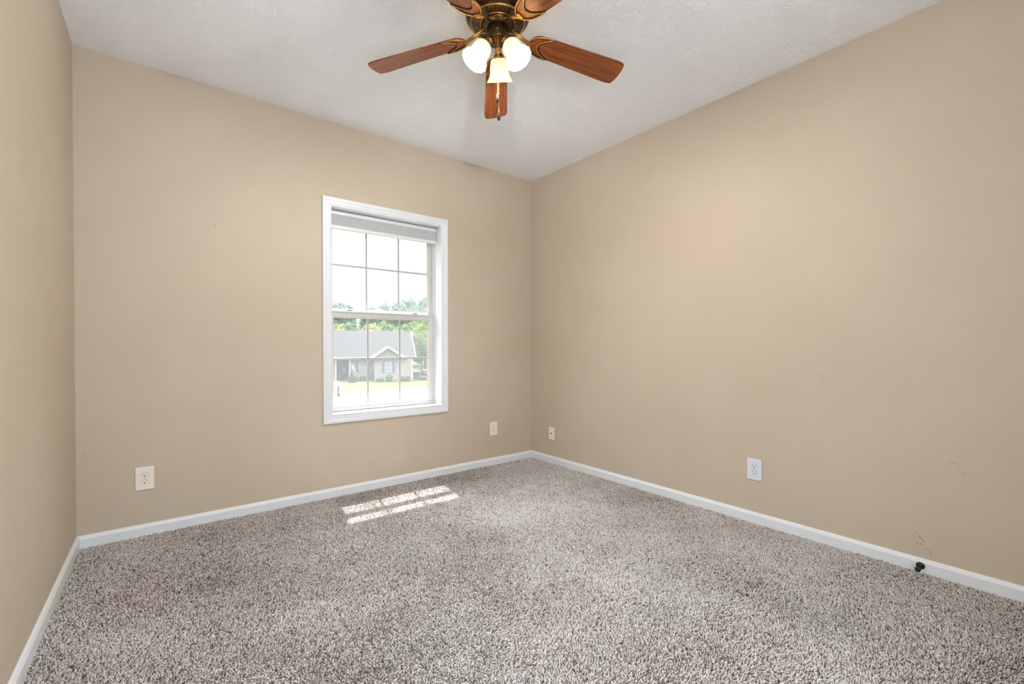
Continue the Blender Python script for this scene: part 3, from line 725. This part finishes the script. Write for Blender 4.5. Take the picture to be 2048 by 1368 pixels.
def core(mb, cx, cy, cz, rx, ry, rz, m):
    bm = bmesh.new(); bmesh.ops.create_icosphere(bm, subdivisions=3, radius=1)
    for v_ in bm.verts:
        c = v_.co; q = 1+.12*math.sin(c.x*6+cx)*math.sin(c.y*7+cy)+.10*math.sin(c.z*8+cx*2)
        v_.co = Vector((cx+c.x*rx*q, cy+c.y*ry*q, cz+c.z*rz*q))
    return mb.frombm(bm, m, None, True)
def tree(x, y, z0, h, r, m, label, group, size=.5, n=900, name='leafy_tree', cat='tree'):
    t_ = tag(empty(name, (x, y, z0)), label, cat, group)
    MB().tube([(0, 0, 0), (.1, 0, h*.35), (0, .1, h*.7)], [r*.10, r*.08, r*.04], 'bark').build('trunk', t_)
    c = MB(); lobes = [(0, 0, h*.62, r*.8, h*.36)]
    for i in range(6): a = i*1.05+x; lobes.append((math.cos(a)*r*.5, math.sin(a)*r*.5, h*(.42+.09*(i % 4)), r*.55, h*.22))
    for lx, ly, lz, lr, lh in lobes:
        core(c, lx, ly, lz, lr*.8, lr*.8, lh*.8, m); leaves(c, n//7, lx, ly, lz, lr, lr, lh, size, m, .6)
    c.build('foliage', t_); return t_
G1 = 'trees behind the brick house'
# nearer belt right behind the roof
belt = [(19.6, 70, 8.5, 2.7, 'leaf_yellow', 'yellow green bushy tree over the left end of the grey roof'),
        (26.4, 83, 9.7, 3.0, 'leaf_mid', 'mid green tree behind two yellow green ones, left of the front gable'),
        (25.8, 70, 8.7, 2.8, 'leaf_yellow', 'yellow green bushy tree over the roof just left of the front gable'),
        (33.2, 83, 10.0, 3.1, 'leaf_mid', 'mid green tree behind the roof ridge, straight above the front gable'),
        (31.8, 70, 8.9, 2.8, 'leaf_mid', 'mid green tree over the right part of the grey roof'),
        (40.2, 83, 10.3, 3.2, 'leaf_mid', 'mid green tree far behind the right end of the grey roof'),
        (38.2, 72, 9.6, 2.9, 'leaf_mid', 'mid green tree behind the bright trees, past the grey roof')]
for x, y, h, r, m_, lb in belt: tree(x, y, -3.4, h, r, m_, lb, G1, .42, 1500)
tree(28.9, 58.5, -3.1, 8.1, 1.9, 'leaf_bright', 'bright green tree close to the right end of the brick house', G1, .30, 1500)
tree(32.4, 64, -3.1, 9.2, 2.2, 'leaf_bright', 'bright green tree at the right edge of the window view', G1, .32, 1500)
# wooded hill beyond
hill = [(34.6, 118, 16.2, 3.0, 'hazy tall tree at the left edge of the window view'), (41, 130, 16.6, 2.9, 'hazy tree second from the left on the far hill'),
        (44.6, 118, 15.3, 3.3, 'hazy tree on the far hill just right of the first muntin'), (53.5, 131, 18.0, 3.8, 'hazy tree behind the middle of the row on the far hill'),
        (52, 118, 17.2, 3.5, 'hazy tree at the middle of the row on the far hill'), (62.5, 131, 20.4, 4.0, 'tallest hazy tree on the far hill'), (60.8, 118, 19.2, 4.0, 'hazy tree on the far hill beside the right jamb')]
for x, y, h, r, lb in hill: tree(x, y, -2, h, r, 'leaf_far', lb, 'hazy trees on the far hill', .62, 1800)
struct(MB().frombm((lambda bm: (bmesh.ops.create_icosphere(bm, subdivisions=4, radius=1), [setattr(v_, 'co', Vector((48+v_.co.x*80, 160+v_.co.y*20, -4+v_.co.z*16.5))) for v_ in bm.verts], bm)[-1])(bmesh.new()), 'leaf_far', None, True).build('wooded_hill'))
# small conifer by the porch
c0_ = hw(-7.35, -1.2, 0)
t = tag(empty('small_conifer', (c0_.x, c0_.y, -3.45)), 'small cone shaped evergreen in front of the porch', 'shrub')
MB().tube([(0, 0, 0), (0, 0, .5)], .06, 'bark').build('trunk', t)
c = MB(); c.lathe([(.40, .12), (.44, .25), (.3, .8), (.12, 1.3), (.0, 1.6)], 'leaf_dark', 16); leaves(c, 500, 0, 0, .85, .55, .55, .8, .09, 'leaf_dark', cone=True); c.build('foliage', t)
# low shrubs along the foundation
for i, (x, y, w_, h_, lb) in enumerate([(-6.0, .35, .45, .6, 'low green shrub under the left window of the brick house'), (-7.0, .3, .45, .6, 'low green shrub between the conifer and the left window'), (-2.9, -.8, .45, .75, 'small shrub under the shuttered window of the bay'),
                                     (-.9, -.8, .7, .55, 'low green shrub at the right corner of the bay'), (1.4, .1, .7, .5, 'low spreading shrub past the right corner of the brick house'), (-4.0, -.7, .5, .35, 'lowest shrub at the left corner of the bay')]):
    p = hw(x, y, 0); t = tag(empty('foundation_shrub', (p.x, p.y, -3.25)), lb, 'shrub', 'shrubs along the brick house')
    c = MB(); core(c, 0, 0, h_*.5, w_*.8, w_*.6, h_*.5, 'leaf_mid'); leaves(c, 260, 0, 0, h_*.5, w_, w_*.8, h_*.6, .10, 'leaf_mid'); c.build('foliage', t)
# mailbox with a fancy bracket at the kerb
t = tag(empty('mailbox', (10.1, 38.2, zg(38.2))), 'white mailbox on a dark post at the kerb', 'mailbox')
MB().box((-.06, -.06, 0), (.06, .06, 1.0), 'bin').box((-.12, -.12, 0), (.12, .12, .25), 'bin').build('post', t)
bx = MB(); bx.prism([(-.22, 0), (.22, 0), (.22, .25)]+[(.22*math.cos(PI*i/10), .25+.2*math.sin(PI*i/10)) for i in range(1, 10)]+[(-.22, .25)], -.35, .35, 'housewhite', Matrix.Translation((-.1, 0, .95)) @ Matrix.Rotation(PI/2, 4, 'X')); bx.build('box', t)
MB().tube([(-.45, 0, .95), (0, 0, .62), (.35, 0, .95), (.5, 0, .80)], .03, 'housewhite').build('bracket', t)
# motorcycle-like pale shape is left to the mailbox; dark bins, air conditioner and a red tractor beside the house
p = hw(-5.05, .85, 0); t = tag(empty('wheeled_bin', (p.x, p.y, -3.25), (0, 0, HA)), 'dark wheeled bin standing in the corner beside the bay', 'bin')
MB().prism([(-.28, -.25), (.28, -.25), (.32, .3), (-.32, .3)], 0, 1.0, 'bin').build('body', t)
MB().box((-.34, -.3, 1.0), (.34, .34, 1.08), 'bin', bev=.02).build('lid', t)
for sx in (-.3, .3): MB().lathe([(.0, -.04), (.13, -.04), (.13, .04), (0, .04)], 'rubber', 16, Matrix.Translation((sx, .3, .13)) @ Matrix.Rotation(PI/2, 4, 'Y')).build('wheel', t)
p = hw(.95, 1.6, 0); t = tag(empty('air_conditioner', (p.x, p.y, -3.1), (0, 0, HA)), 'dark air conditioning unit with pale top at the right side of the brick house', 'air conditioner')
a_ = MB(); a_.box((-.4, -.4, 0), (.4, .4, .8), 'bin')
for i in range(12): a_.box((-.42, -.42, .05+i*.06), (.42, .42, .07+i*.06), 'bin')
a_.build('body', t); MB().box((-.45, -.45, .8), (.45, .45, .92), 'housewhite', bev=.02).build('top', t)
p = hw(2.5, 1.5, 0); t = tag(empty('garden_tractor', (p.x, p.y, -3.0), (0, 0, HA+.3)), 'red orange garden tractor parked in the yard at the right of the window view', 'tractor')
MB().box((-.9, -.45, .45), (.3, .45, 1.0), 'red', bev=.08).box((.3, -.5, .4), (1.1, .5, .75), 'red', bev=.06).build('body', t)
MB().box((.45, -.3, .75), (.95, .3, .9), 'bin', bev=.04).box((.85, -.3, .85), (.97, .3, 1.3), 'bin', bev=.04).build('seat', t)
MB().tube([(.1, 0, .95), (.25, 0, 1.25)], .03, 'bin').build('steering_column', t)
for x, y, r_ in ((-.6, -.5, .28), (-.6, .5, .28), (.75, -.55, .42), (.75, .55, .42)):
    MB().lathe([(0, -.12), (r_*.5, -.12), (r_, -.10), (r_, .10), (r_*.5, .12), (0, .12)], 'rubber', 20, Matrix.Translation((x, y, r_)) @ Matrix.Rotation(PI/2, 4, 'X')).build('wheel', t)
p = Vector((4.2, 20.0, zg(20)))
t = tag(empty('young_shrub', (p.x, p.y, p.z)), 'sparse yellow green sprig low at the left edge of the window view', 'shrub')
c = MB(); c.tube([(0, 0, 0), (.02, 0, .35)], .01, 'bark'); leaves(c, 60, 0, 0, .3, .25, .25, .3, .05, 'leaf_yellow', .2); c.build('foliage', t)
print('tufts', ntuft)
